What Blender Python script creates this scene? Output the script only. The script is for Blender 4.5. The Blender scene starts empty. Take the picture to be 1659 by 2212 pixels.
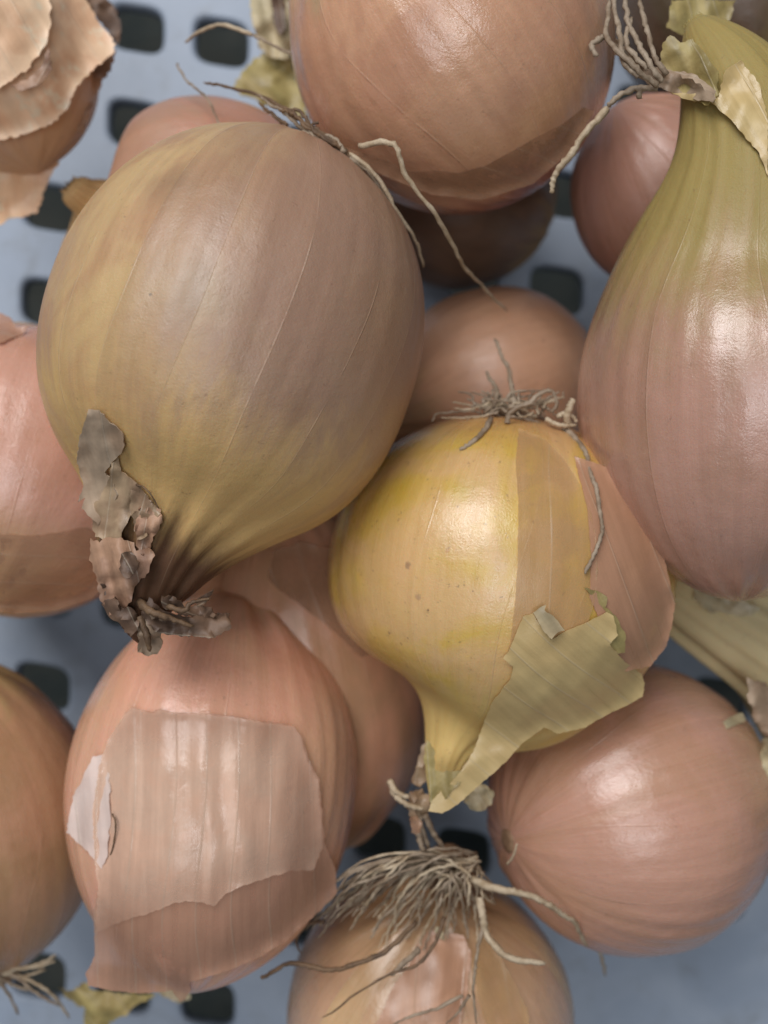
import bpy, bmesh, math, random
import numpy as np
from mathutils import Vector, noise
from mathutils.bvhtree import BVHTree
from mathutils.geometry import delaunay_2d_cdt

# ------------------------------------------------------------------ units, camera, light
# one unit is one centimetre; the crate floor is z = 0, the phone looks straight down from z = 33
sc = bpy.context.scene
sc.unit_settings.system = 'METRIC'
sc.unit_settings.scale_length = 0.01
COL = sc.collection
CAMZ = 33.0
FOV = 50.0
K = 2*math.tan(math.radians(FOV/2))/2212.0

cam_data = bpy.data.cameras.new('camera')
cam = bpy.data.objects.new('camera', cam_data)
COL.objects.link(cam)
cam.location = (0, 0, CAMZ)
cam_data.sensor_fit = 'VERTICAL'
cam_data.angle = math.radians(FOV)
cam_data.clip_start = 0.5
cam_data.clip_end = 1000
cam_data.dof.use_dof = True
cam_data.dof.focus_distance = 19.8
cam_data.dof.aperture_fstop = 0.068
sc.camera = cam

world = bpy.data.worlds.new('World')
sc.world = world
world.use_nodes = True
bg = world.node_tree.nodes['Background']
bg.inputs[0].default_value = (0.86, 0.93, 1.0, 1)
bg.inputs[1].default_value = 0.15


def area_lamp(name, direction, dist, sx, sy, power, color):
    l = bpy.data.lights.new(name, 'AREA')
    l.shape = 'RECTANGLE'
    l.size = sx
    l.size_y = sy
    l.energy = power
    l.color = color
    o = bpy.data.objects.new(name, l)
    COL.objects.link(o)
    d = Vector(direction).normalized()
    o.location = d*dist + Vector((0, 0, 6))
    o.rotation_euler = (-d).to_track_quat('-Z', 'Y').to_euler()
    return o


area_lamp('window_light', (-0.38, 0.72, 1.0), 150, 76, 96, 172000, (1.0, 0.97, 0.96))
area_lamp('ceiling_panel', (-0.06, -0.16, 1.0), 170, 58, 74, 56000, (0.97, 0.97, 1.0))
area_lamp('ceiling_bulb', (0.05, -0.06, 1.0), 170, 9, 9, 8000, (0.95, 0.96, 1.0))

sc.view_settings.view_transform = 'Standard'
sc.view_settings.look = 'None'
sc.view_settings.exposure = 0.0
sc.view_settings.gamma = 1.0
sc.cycles.max_bounces = 8

# ------------------------------------------------------------------ small helpers


def W(px, py, d):
    """A point that lies d below the phone, measured in the 1659 x 2212 plan of the pile."""
    return Vector(((px-829.5)*K*d, -(py-1106)*K*d, CAMZ-d))


def rgb(r, g, b):
    f = lambda c: ((c/255+0.055)/1.055)**2.4 if c > 10 else c/255/12.92
    return (f(r), f(g), f(b), 1)


def empty(name, loc, label, cat, group=None):
    o = bpy.data.objects.new(name, None)
    o.empty_display_size = 1
    COL.objects.link(o)
    o.location = loc
    o['label'] = label
    o['category'] = cat
    if group:
        o['group'] = group
    return o


def mesh_obj(name, verts, faces, mat, parent=None, smooth=True, attrs=None):
    me = bpy.data.meshes.new(name)
    me.from_pydata([tuple(v) for v in verts], [], faces)
    if smooth:
        me.polygons.foreach_set('use_smooth', [True]*len(me.polygons))
    for an, (ty, data) in (attrs or {}).items():
        a = me.attributes.new(an, ty, 'POINT')
        a.data.foreach_set('vector' if ty == 'FLOAT_VECTOR' else 'value', np.asarray(data, dtype=np.float32).ravel())
    me.materials.append(mat)
    me.update()
    o = bpy.data.objects.new(name, me)
    COL.objects.link(o)
    if parent is not None:
        o.parent = parent
    return o


# ------------------------------------------------------------------ materials
class NT:
    def __init__(self, name):
        self.m = bpy.data.materials.new(name)
        self.m.use_nodes = True
        self.t = self.m.node_tree
        self.t.nodes.clear()
        self.out = self.t.nodes.new('ShaderNodeOutputMaterial')

    def n(self, ty, **kw):
        x = self.t.nodes.new(ty)
        for k, v in kw.items():
            setattr(x, k, v)
        return x

    def l(self, a, b):
        self.t.links.new(a, b)

    def val(self, sock, v):
        if isinstance(v, bpy.types.NodeSocket):
            self.l(v, sock)
        else:
            sock.default_value = v

    def math(self, op, a, b=0.0, c=None, clamp=False):
        x = self.n('ShaderNodeMath', operation=op, use_clamp=clamp)
        self.val(x.inputs[0], a)
        self.val(x.inputs[1], b)
        if c is not None:
            self.val(x.inputs[2], c)
        return x.outputs[0]

    def vmul(self, a, v):
        x = self.n('ShaderNodeVectorMath', operation='MULTIPLY')
        self.l(a, x.inputs[0])
        x.inputs[1].default_value = v
        return x.outputs[0]

    def vadd(self, a, v):
        x = self.n('ShaderNodeVectorMath', operation='ADD')
        self.l(a, x.inputs[0])
        self.val(x.inputs[1], v)
        return x.outputs[0]

    def noise(self, vec, scale, detail=4, rough=0.55, dist=0.0):
        x = self.n('ShaderNodeTexNoise')
        self.l(vec, x.inputs['Vector'])
        x.inputs['Scale'].default_value = scale
        x.inputs['Detail'].default_value = detail
        x.inputs['Roughness'].default_value = rough
        x.inputs['Distortion'].default_value = dist
        return x.outputs['Fac']

    def ramp(self, f, a, b, lo=0.0, hi=1.0):
        x = self.n('ShaderNodeMapRange', clamp=True)
        x.interpolation_type = 'SMOOTHSTEP'
        self.val(x.inputs[0], f)
        x.inputs[1].default_value = a
        x.inputs[2].default_value = b
        x.inputs[3].default_value = lo
        x.inputs[4].default_value = hi
        return x.outputs[0]

    def mix(self, f, a, b, mode='MIX'):
        x = self.n('ShaderNodeMix', data_type='RGBA', blend_type=mode)
        self.val(x.inputs[0], f)
        self.val(x.inputs[6], a)
        self.val(x.inputs[7], b)
        return x.outputs[2]

    def bump(self, h, strength, dist, prev=None):
        x = self.n('ShaderNodeBump')
        x.inputs['Strength'].default_value = strength
        x.inputs['Distance'].default_value = dist
        self.l(h, x.inputs['Height'])
        if prev is not None:
            self.l(prev, x.inputs['Normal'])
        return x.outputs[0]


def onion_mat(name, c1, c2, c3, cneck, croot=None, strips=14, seed=0.0, neck0=0.62, neck1=1.05, rough=0.34,
              blot=(0.42, 0.62), strip_amt=0.55, speck=0.35, vein=0.5, cdry=(0.10, 0.055, 0.03, 1), dry0=1.5, dry1=1.9, coat=0.15, side=None, sat=0.92):
    t = NT(name)
    a = t.n('ShaderNodeAttribute', attribute_name='ocoord').outputs['Vector']
    a = t.vadd(a, (seed*3.1, seed*1.7, 0))
    raw = t.n('ShaderNodeAttribute', attribute_name='ocoord').outputs['Vector']
    sep = t.n('ShaderNodeSeparateXYZ')
    t.l(raw, sep.inputs[0])
    along = sep.outputs[2]
    th = t.n('ShaderNodeAttribute', attribute_name='theta').outputs['Fac']
    streak = t.noise(t.vmul(a, (20, 20, 1.3)), 1.0, 6, 0.68)
    fine = t.noise(t.vmul(a, (70, 70, 3.0)), 1.0, 3, 0.6)
    blotch = t.noise(t.vmul(a, (1.5, 1.5, 1.5)), 1.0, 5, 0.6, 0.6)
    blotch2 = t.noise(t.vmul(a, (4.0, 4.0, 2.0)), 1.0, 5, 0.62, 0.8)
    wob = t.noise(t.vmul(a, (0.9, 0.9, 0.8)), 1.0, 0)
    # strips between the meridian veins of the skin
    tt = t.math('ADD', t.math('MULTIPLY', th, strips/6.2832), t.math('MULTIPLY', wob, 0.9))
    tt = t.math('ADD', tt, seed)
    vo = t.n('ShaderNodeTexVoronoi', voronoi_dimensions='1D', feature='F1')
    t.l(tt, vo.inputs['W'])
    vo.inputs['Scale'].default_value = 1
    ve = t.n('ShaderNodeTexVoronoi', voronoi_dimensions='1D', feature='DISTANCE_TO_EDGE')
    t.l(tt, ve.inputs['W'])
    ve.inputs['Scale'].default_value = 1
    vs = t.n('ShaderNodeSeparateColor')
    t.l(vo.outputs['Color'], vs.inputs[0])
    stripv = vs.outputs[0]
    line = t.ramp(ve.outputs['Distance'], 0.0, 0.016, 1, 0)
    line = t.math('MULTIPLY', line, t.ramp(blotch2, 0.35, 0.62))
    col = t.mix(t.ramp(blotch, blot[0], blot[1]), c1, c2)
    col = t.mix(t.math('MULTIPLY', t.ramp(stripv, 0.25, 0.9), strip_amt), col, c3)
    col = t.mix(t.ramp(blotch2, 0.5, 0.75, 0, 0.3), col, c3)
    if side:      # a younger, differently coloured skin layer covers one flank
        sm = t.math('ADD', t.math('MULTIPLY', sep.outputs[1], float(side[0])), t.math('MULTIPLY', t.math('SUBTRACT', stripv, 0.5), 0.5))
        col = t.mix(t.math('MULTIPLY', t.ramp(sm, -0.25, 0.25), side[2]), col, side[1])
    k = t.ramp(t.math('ADD', along, t.math('MULTIPLY', t.math('SUBTRACT', blotch2, 0.5), 1.0)), neck0, neck1)
    col = t.mix(k, col, cneck)
    if croot:
        k2 = t.ramp(t.math('ADD', along, t.math('MULTIPLY', t.math('SUBTRACT', blotch2, 0.5), 0.35)), -1.0, -0.55, 1, 0)
        col = t.mix(k2, col, croot)
    dry = t.ramp(t.math('ADD', along, t.math('MULTIPLY', t.math('SUBTRACT', blotch2, 0.5), 0.35)), dry0, dry1)
    col = t.mix(dry, col, cdry)
    g = t.ramp(streak, 0.2, 0.8, 0.93, 1.06)
    gc = t.n('ShaderNodeCombineColor')
    for i in range(3):
        t.l(g, gc.inputs[i])
    col = t.mix(0.9, col, gc.outputs[0], 'MULTIPLY')
    col = t.mix(t.math('MULTIPLY', line, vein*0.4), col, (0.55, 0.40, 0.27, 1))
    obj = t.n('ShaderNodeTexCoord').outputs['Object']
    sp = t.noise(obj, 6.0, 3, 0.5)
    sp2 = t.noise(obj, 22.0, 2, 0.5)
    smask = t.math('MULTIPLY', t.ramp(sp, 0.60, 0.72), t.ramp(sp2, 0.5, 0.65))
    col = t.mix(t.math('MULTIPLY', smask, speck), col, (0.16, 0.08, 0.05, 1))
    hs = t.n('ShaderNodeHueSaturation')
    hs.inputs['Saturation'].default_value = sat
    hs.inputs['Value'].default_value = 1.06
    t.l(col, hs.inputs['Color'])
    col = hs.outputs[0]
    b = t.n('ShaderNodeBsdfPrincipled')
    t.l(col, b.inputs['Base Color'])
    rr = t.math('ADD', t.ramp(streak, 0.3, 0.7, rough-0.06, rough+0.10), t.ramp(blotch2, 0.4, 0.7, -0.03, 0.10))
    rr = t.math('ADD', rr, t.ramp(along, 0.7, 1.1, 0, 0.30))
    t.l(rr, b.inputs['Roughness'])
    b.inputs['Subsurface Weight'].default_value = 0.22
    b.inputs['Subsurface Radius'].default_value = (0.35, 0.14, 0.07)
    b.inputs['Subsurface Scale'].default_value = 0.8
    t.l(t.ramp(along, 0.45, 0.9, coat, 0.0), b.inputs['Coat Weight'])
    b.inputs['Coat Roughness'].default_value = 0.2
    t.l(t.ramp(along, 0.45, 1.0, 0.8, 0.3), b.inputs['Specular IOR Level'])
    grain = t.noise(obj, 26.0, 3, 0.6)
    dents = t.noise(obj, 2.3, 3, 0.5)
    n1 = t.bump(streak, 0.16, 0.012)
    n1 = t.bump(stripv, 0.35, 0.012, n1)
    n1 = t.bump(line, 0.45, 0.018, n1)
    n1 = t.bump(fine, 0.22, 0.005, n1)
    n1 = t.bump(dents, 0.20, 0.12, n1)
    n1 = t.bump(grain, 0.40, 0.017, n1)
    t.l(n1, b.inputs['Normal'])
    t.l(n1, b.inputs['Coat Normal'])
    t.l(b.outputs[0], t.out.inputs[0])
    return t.m


def paper_mat(name, c1, c2, trans=0.3, rough=0.42, streak_amt=0.25, crease=0.4, cblot=None, alpha=1.0):
    """thin dry onion skin: attribute 'grain' runs along its fibres"""
    t = NT(name)
    a = t.n('ShaderNodeAttribute', attribute_name='grain').outputs['Vector']
    obj = t.n('ShaderNodeTexCoord').outputs['Object']
    streak = t.noise(t.vmul(a, (5.0, 0.35, 1)), 1.0, 4, 0.5)
    fib = t.noise(t.vmul(a, (34.0, 1.2, 1)), 1.0, 3, 0.6)
    bl = t.noise(obj, 0.9, 5, 0.6, 0.4)
    col = t.mix(t.ramp(bl, 0.38, 0.62), c1, c2)
    if cblot:
        col = t.mix(t.ramp(t.noise(obj, 1.7, 4, 0.6), 0.55, 0.66), col, cblot)
    g = t.ramp(streak, 0.25, 0.75, 1-streak_amt, 1+streak_amt*0.6)
    gc = t.n('ShaderNodeCombineColor')
    for i in range(3):
        t.l(g, gc.inputs[i])
    col = t.mix(0.9, col, gc.outputs[0], 'MULTIPLY')
    vs = t.n('ShaderNodeSeparateXYZ')
    t.l(a, vs.inputs[0])
    vx = t.math('ADD', t.math('MULTIPLY', vs.outputs[0], 1.3), t.math('MULTIPLY', t.noise(obj, 0.25, 0), 1.0))
    ve = t.n('ShaderNodeTexVoronoi', voronoi_dimensions='1D', feature='DISTANCE_TO_EDGE')
    t.l(vx, ve.inputs['W'])
    ve.inputs['Scale'].default_value = 1
    line = t.ramp(ve.outputs['Distance'], 0.0, 0.035, 1, 0)
    col = t.mix(t.math('MULTIPLY', line, 0.25), col, (0.75, 0.66, 0.5, 1))
    hs = t.n('ShaderNodeHueSaturation')
    hs.inputs['Saturation'].default_value = 0.92
    t.l(col, hs.inputs['Color'])
    col = hs.outputs[0]
    b = t.n('ShaderNodeBsdfPrincipled')
    t.l(col, b.inputs['Base Color'])
    b.inputs['Specular IOR Level'].default_value = 0.75
    t.l(t.ramp(streak, 0.3, 0.7, rough-0.08, rough+0.12), b.inputs['Roughness'])
    n1 = t.bump(streak, 0.25, 0.02)
    n1 = t.bump(line, 0.4, 0.02, n1)
    n1 = t.bump(fib, 0.3, 0.012, n1)
    n1 = t.bump(t.noise(obj, 2.0, 4, 0.55), crease, 0.05, n1)
    n1 = t.bump(t.noise(obj, 24, 2, 0.6), 0.25, 0.01, n1)
    t.l(n1, b.inputs['Normal'])
    tr = t.n('ShaderNodeBsdfTranslucent')
    t.l(col, tr.inputs[0])
    mx = t.n('ShaderNodeMixShader')
    mx.inputs[0].default_value = trans
    t.l(b.outputs[0], mx.inputs[1])
    t.l(tr.outputs[0], mx.inputs[2])
    if alpha < 1:      # thin enough to see the next skin through it
        tp = t.n('ShaderNodeBsdfTransparent')
        m2 = t.n('ShaderNodeMixShader')
        th_ = t.n('ShaderNodeAttribute', attribute_name='thin').outputs['Fac']
        av = t.math('ADD', t.ramp(bl, 0.3, 0.7, alpha-0.15, alpha+0.15), t.ramp(streak, 0.25, 0.75, -0.06, 0.08))
        t.l(t.math('MULTIPLY', av, th_, clamp=True), m2.inputs[0])
        t.l(tp.outputs[0], m2.inputs[1])
        t.l(mx.outputs[0], m2.inputs[2])
        t.l(m2.outputs[0], t.out.inputs[0])
    else:
        t.l(mx.outputs[0], t.out.inputs[0])
    return t.m


def fibre_mat(name, c1, c2):
    t = NT(name)
    obj = t.n('ShaderNodeTexCoord').outputs['Object']
    f = t.noise(obj, 3.5, 4, 0.6)
    f2 = t.noise(obj, 30.0, 2, 0.6)
    col = t.mix(t.ramp(f, 0.35, 0.65), c1, c2)
    col = t.mix(t.ramp(f2, 0.5, 0.7, 0, 0.35), col, (0.16, 0.10, 0.06, 1))
    b = t.n('ShaderNodeBsdfPrincipled')
    t.l(col, b.inputs['Base Color'])
    b.inputs['Roughness'].default_value = 0.62
    t.l(t.bump(f2, 0.5, 0.02), b.inputs['Normal'])
    t.l(b.outputs[0], t.out.inputs[0])
    return t.m


def plastic_mat():
    t = NT('blue_crate_plastic')
    obj = t.n('ShaderNodeTexCoord').outputs['Object']
    f = t.noise(obj, 0.35, 5, 0.6, 0.4)
    col = t.mix(t.ramp(f, 0.35, 0.65), (0.31, 0.375, 0.475, 1), (0.37, 0.435, 0.53, 1))
    s = t.math('MULTIPLY', t.ramp(t.noise(obj, 1.7, 5, 0.7), 0.58, 0.72), t.ramp(t.noise(obj, 6.0, 3, 0.7), 0.45, 0.65))
    col = t.mix(t.math('MULTIPLY', s, 0.75), col, (0.09, 0.13, 0.15, 1))
    d = t.ramp(t.noise(obj, 0.8, 5, 0.65, 0.5), 0.5, 0.75, 0, 0.35)
    col = t.mix(d, col, (0.18, 0.19, 0.19, 1))
    b = t.n('ShaderNodeBsdfPrincipled')
    t.l(col, b.inputs['Base Color'])
    t.l(t.ramp(f, 0.3, 0.7, 0.38, 0.6), b.inputs['Roughness'])
    n1 = t.bump(t.noise(obj, 14, 3, 0.6), 0.2, 0.02)
    n1 = t.bump(t.noise(t.vmul(obj, (0.5, 9, 1)), 1.0, 3, 0.6), 0.12, 0.02, n1)
    t.l(n1, b.inputs['Normal'])
    t.l(b.outputs[0], t.out.inputs[0])
    return t.m


def ground_mat():
    t = NT('dark_ground')
    obj = t.n('ShaderNodeTexCoord').outputs['Object']
    col = t.mix(t.ramp(t.noise(obj, 0.4, 5, 0.6), 0.35, 0.65), (0.11, 0.135, 0.13, 1), (0.16, 0.17, 0.15, 1))
    b = t.n('ShaderNodeBsdfPrincipled')
    t.l(col, b.inputs['Base Color'])
    b.inputs['Roughness'].default_value = 0.8
    t.l(t.bump(t.noise(obj, 3, 5, 0.6), 0.5, 0.2), b.inputs['Normal'])
    t.l(b.outputs[0], t.out.inputs[0])
    return t.m


ROOTM = fibre_mat('dry_root_fibre', rgb(166, 150, 130), rgb(130, 112, 92))
ROOTPALE = fibre_mat('pale_root_fibre', rgb(200, 184, 158), rgb(168, 148, 120))
ROOTDARK = fibre_mat('brown_root_fibre', rgb(120, 95, 70), rgb(88, 68, 50))
PLATE = fibre_mat('root_plate', rgb(158, 128, 100), rgb(122, 96, 72))

# ------------------------------------------------------------------ onion builder


def catmull(P, per):
    P = [np.array(p, float) for p in P]
    Q = [2*P[0]-P[1]] + P + [2*P[-1]-P[-2]]
    out = []
    for i in range(1, len(Q)-2):
        for j in range(per):
            u = j/per
            p0, p1, p2, p3 = Q[i-1], Q[i], Q[i+1], Q[i+2]
            out.append(0.5*((2*p1)+(-p0+p2)*u+(2*p0-5*p1+4*p2-p3)*u*u+(-p0+3*p1-3*p2+p3)*u**3))
    out.append(P[-1])
    return out


class Onion:
    def __init__(self, px, py, d, R, H, axis, mat, label, neck=None, seed=1, lump=0.018, rib=0.0009,
                 fold=0.05, shoulder=0.8, nth=192, squash=1.0, rootpull=0.06, tuck=False, blunt=2.0, ksig=8.5):
        rnd = np.random.RandomState(seed)
        self.c = W(px, py, d)
        self.px, self.py, self.d = px, py, d
        ax = Vector((axis[0], -axis[1], axis[2])).normalized()
        self.axis = ax
        self.R, self.H = R, H
        self.root = empty('onion', self.c, label, 'onion', 'onions heaped in the blue crate')
        c = np.array(self.c)
        axn = np.array(ax)
        prof = []      # (point xyz, radius, along)
        nb = 74
        phi1 = math.asin(0.94 if tuck else shoulder)
        shoulder = 0.94 if tuck else shoulder
        for i in range(nb+1):
            ph = -math.pi/2 + (phi1+math.pi/2)*i/nb
            z = H*math.sin(ph)
            r = R*max(math.cos(ph), 0)**0.94
            if z > 0 and blunt != 2.0:
                r = R*(1-(z/H)**blunt)**(1/blunt)
            if ph < -0.9:        # slight point towards the root plate
                u = (-0.9-ph)/(math.pi/2-0.9)
                z -= rootpull*H*u*u
            prof.append((axn*z, r, z/H))
        zs = shoulder*H
        pts = [np.append(axn*(zs*0.72), R*(1-(shoulder*0.72)**blunt)**(1/blunt)), np.append(axn*zs, prof[-1][1])]
        if tuck:
            neck_l = [(axn*H*0.985, R*0.2), (axn*H*0.99, R*0.1), (axn*H*1.0, R*0.03)]
        elif neck is None:
            neck_l = [(axn*H*0.97, R*0.32), (axn*H*1.08, R*0.16), (axn*H*1.22, R*0.11), (axn*H*1.3, R*0.05)]
        else:
            neck_l = [(np.array(W(a, b, dd))-c, r) for a, b, dd, r in neck]
        for p, r in neck_l:
            pts.append(np.append(p, r))
        cm = catmull(pts, 16)[17:]
        L = 0
        last = prof[-1][0]
        for q in cm:
            L += np.linalg.norm(q[:3]-last)
            last = q[:3]
            prof.append((q[:3], max(q[3], 0.02), shoulder+L/H))
        n = len(prof)
        C = np.array([p[0] for p in prof])
        T = np.gradient(C, axis=0)
        T /= np.linalg.norm(T, axis=1)[:, None]+1e-9
        T[:nb-4] = axn
        kw = np.exp(-0.5*(np.arange(-24, 25)/ksig)**2)
        kw /= kw.sum()
        Tp = np.pad(T, ((24, 24), (0, 0)), mode='edge')
        kt = np.exp(-0.5*(np.arange(-24, 25)/10.0)**2)
        kt /= kt.sum()
        Ts = np.stack([np.convolve(Tp[:, q], kt, mode='valid') for q in range(3)], 1)
        T = np.where((np.arange(n) > nb-34)[:, None], Ts, T)
        T /= np.linalg.norm(T, axis=1)[:, None]+1e-9
        RR = np.array([p[1] for p in prof])
        Rp = np.pad(RR, (24, 24), mode='edge')
        Rs = np.convolve(Rp, kw, mode='valid')
        bl = np.clip((np.arange(n)-(nb-26 if ksig > 5 else nb-10))/(22.0 if ksig > 5 else 9.0), 0, 1)*np.clip((n-1-np.arange(n))/14.0, 0, 1)
        RR = RR*(1-bl)+Rs*bl
        Cp = np.pad(C, ((24, 24), (0, 0)), mode='edge')
        Cs = np.stack([np.convolve(Cp[:, q], kw, mode='valid') for q in range(3)], 1)
        C = C*(1-bl[:, None])+Cs*bl[:, None]
        e = np.array([0, 0, -1.0])
        e -= axn*e.dot(axn)
        e /= np.linalg.norm(e)
        th = np.linspace(0, 2*math.pi, nth+1)
        V = np.zeros((n, nth+1, 3))
        OC = np.zeros((n, nth+1, 3))
        TH = np.zeros((n, nth+1))
        w = [(rnd.randint(1, 5), rnd.rand()*6.28, rnd.rand()*6.28, rnd.rand()*3) for _ in range(7)]
        ribs = [(rnd.randint(9, 40), rnd.rand()*6.28, rnd.rand()) for _ in range(9)]
        folds = [(rnd.randint(4, 22), rnd.rand()*6.28, rnd.rand()*1.5-0.7) for _ in range(8)]
        for i in range(n):
            e = e-T[i]*e.dot(T[i])
            e /= np.linalg.norm(e)
            f = np.cross(T[i], e)
            al = prof[i][2]
            fade = 1-math.exp(-RR[i]/(0.15*R))
            lum = sum(np.sin(a*th+b)*math.sin(c2+dd*al*2) for a, b, c2, dd in w)/len(w)*2*lump*fade
            rb = sum(np.sin(a*th+b+dd*al) for a, b, dd in ribs)*rib
            kf = min(max((al-0.55)/0.6, 0), 1)
            kf = kf*kf*(3-2*kf)
            fl = sum(np.sin(a*th+b+dd*al*3)/(1+a*0.06) for a, b, dd in folds)*fold*kf*0.9
            kr = min(max((-al-0.8)/0.25, 0), 1)
            fl = fl+sum(np.sin(a*th+b) for a, b, dd in folds)*0.02*kr
            r = RR[i]*(1+lum+rb+fl)
            V[i] = C[i]+r[:, None]*(np.cos(th)[:, None]*e*squash+np.sin(th)[:, None]*f)
            OC[i, :, 0] = np.cos(th)
            OC[i, :, 1] = np.sin(th)
            OC[i, :, 2] = al
            TH[i] = th
        # ragged tip
        jag = np.abs(sum(np.sin(k2*th+rnd.rand()*6) for k2 in (5, 9, 14, 23)))*0.12*RR[-3]
        V[-1] += jag[:, None]*T[-1]
        V[-2] += jag[:, None]*T[-1]*0.6
        idx = lambda i, j: i*(nth+1)+j
        F = [(idx(i, j), idx(i, j+1), idx(i+1, j+1), idx(i+1, j)) for i in range(n-1) for j in range(nth)]
        Vf = V.reshape(-1, 3)
        self.bulb = mesh_obj('bulb', Vf, F, mat, self.root, attrs={
            'ocoord': ('FLOAT_VECTOR', OC.reshape(-1, 3)), 'theta': ('FLOAT', TH.ravel())})
        self.bvh = BVHTree.FromPolygons([Vector(v)+self.c for v in Vf], F)
        # plan of the depth of this onion below the phone
        self.hits = []
        self.hd = []
        lo = np.min(Vf, 0)
        hi = np.max(Vf, 0)
        for X in np.arange(px-700, px+701, 9):
            for Y in np.arange(py-900, py+901, 9):
                q = W(X, Y, d)-self.c
                if q.x < lo[0]-0.5 or q.x > hi[0]+0.5 or q.y < lo[1]-0.5 or q.y > hi[1]+0.5:
                    continue
                h = self._ray(X, Y)
                if h is not None:
                    self.hits.append((X, Y))
                    self.hd.append(h)
        self.hits = np.array(self.hits)
        self.hd = np.array(self.hd)
        self.rootpos = self.c+ax*(-H*(1+rootpull))

    def _ray(self, X, Y):
        o = Vector((0, 0, CAMZ))
        dr = (W(X, Y, 1.0)-o).normalized()
        h = self.bvh.ray_cast(o, dr)
        if h[0] is None:
            return None
        return CAMZ-h[0].z

    def depth(self, X, Y, wrap=2.0, slope=0.5):
        h = self._ray(X, Y)
        dmin = self.hd.min()
        if h is None:
            dd = (self.hits[:, 0]-X)**2+(self.hits[:, 1]-Y)**2
            k = np.argsort(dd)[:6]
            h = min(self.hd[k].mean(), dmin+wrap)+slope*math.sqrt(dd[k[0]])*K*self.d
            return h
        return min(h, dmin+wrap)


def inside(p, poly):
    x, y = p
    c = False
    j = len(poly)-1
    for i in range(len(poly)):
        xi, yi = poly[i]
        xj, yj = poly[j]
        if (yi > y) != (yj > y) and x < (xj-xi)*(y-yi)/(yj-yi)+xi:
            c = not c
        j = i
    return c


def sheet(name, poly, depth, mat, parent, lift=0.05, wr=0.03, wf=1.0, step=11, thick=0.02, grain=90, rag=2.0,
          seed=0, curl=None, ripple=0.0, ripn=0.05, smooth=14, thin=None):
    """a torn piece of thin skin: outline in the plan of the pile, laid at its own depth, with thickness"""
    rnd = random.Random(seed+len(poly)*7)
    out = []
    n = len(poly)
    for i in range(n):
        a, b = poly[i], poly[(i+1) % n]
        L = math.hypot(b[0]-a[0], b[1]-a[1])
        m = max(1, int(L/7))
        nx, ny = -(b[1]-a[1])/(L+1e-6), (b[0]-a[0])/(L+1e-6)
        for j in range(m):
            o = rnd.uniform(-rag, rag) if j else 0
            out.append((a[0]+(b[0]-a[0])*j/m+nx*o, a[1]+(b[1]-a[1])*j/m+ny*o))
    xs = [p[0] for p in out]
    ys = [p[1] for p in out]
    pts = list(out)
    N = len(out)
    y = min(ys)
    row = 0
    oa = np.array(out)
    while y < max(ys):
        x = min(xs)+(step/2 if row % 2 else 0)
        while x < max(xs):
            if inside((x, y), out) and np.min((oa[:, 0]-x)**2+(oa[:, 1]-y)**2) > 16:
                pts.append((x+rnd.uniform(-1, 1), y+rnd.uniform(-1, 1)))
            x += step
        y += step*0.87
        row += 1
    v2, e2, f2, *_ = delaunay_2d_cdt([Vector(p) for p in pts], [], [list(range(N))], 1, 0.001)
    ga = math.radians(grain)
    gx, gy = math.cos(ga), math.sin(ga)
    off = parent.location if parent else Vector((0, 0, 0))
    V, G = [], []
    raw = np.array([depth(v.x, v.y) for v in v2])
    D = raw.copy()
    fa = np.array([list(f) for f in f2])
    ea = np.concatenate([fa[:, [0, 1]], fa[:, [1, 2]], fa[:, [2, 0]]])
    cnt = np.zeros(len(v2))
    np.add.at(cnt, ea[:, 0], 1)
    np.add.at(cnt, ea[:, 1], 1)
    for _ in range(smooth):
        acc = np.zeros(len(v2))
        np.add.at(acc, ea[:, 0], D[ea[:, 1]])
        np.add.at(acc, ea[:, 1], D[ea[:, 0]])
        D = np.minimum(0.4*D+0.6*acc/np.maximum(cnt, 1), raw)
    for v, d in zip(v2, D):
        X, Y = v.x, v.y
        across = (-gy*X+gx*Y)
        alo = (gx*X+gy*Y)
        q = Vector((X*0.011*wf, Y*0.011*wf, seed*3.7))
        wq = noise.noise(q)*wr+noise.noise(q*2.7)*wr*0.5
        rp = ripple*math.sin(across*ripn+noise.noise(q*0.6)*3)
        d = d-lift-wq-abs(wr)*0.4-rp-ripple
        if curl:
            d -= curl(X, Y)
        V.append(W(X, Y, d)-off)
        G.append((across*0.01+seed, alo*0.01, seed*1.3))
    bm = bmesh.new()
    gl = bm.verts.layers.float_vector.new('grain')
    tl = bm.verts.layers.float.new('thin')
    bv = [bm.verts.new(p) for p in V]
    for v, g, p2 in zip(bv, G, v2):
        v[gl] = g
        v[tl] = thin(p2.x, p2.y) if thin else 1.0
    for f in f2:
        try:
            bm.faces.new([bv[i] for i in f])
        except ValueError:
            pass
    loose = [v for v in bm.verts if not v.link_faces]
    bmesh.ops.delete(bm, geom=loose, context='VERTS')
    bmesh.ops.recalc_face_normals(bm, faces=bm.faces)
    if sum(f.normal.z*f.calc_area() for f in bm.faces) < 0:
        bmesh.ops.reverse_faces(bm, faces=bm.faces)
    bmesh.ops.solidify(bm, geom=bm.faces[:], thickness=thick)
    for f in bm.faces:
        f.normal_update()
    for e in bm.edges:
        if len(e.link_faces) == 2 and e.link_faces[0].normal.dot(e.link_faces[1].normal) < 0.35:
            e.smooth = False
    for f in bm.faces:
        f.smooth = True
    me = bpy.data.meshes.new(name)
    bm.to_mesh(me)
    bm.free()
    me.materials.append(mat)
    o = bpy.data.objects.new(name, me)
    COL.objects.link(o)
    if parent:
        o.parent = parent
    return o


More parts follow.
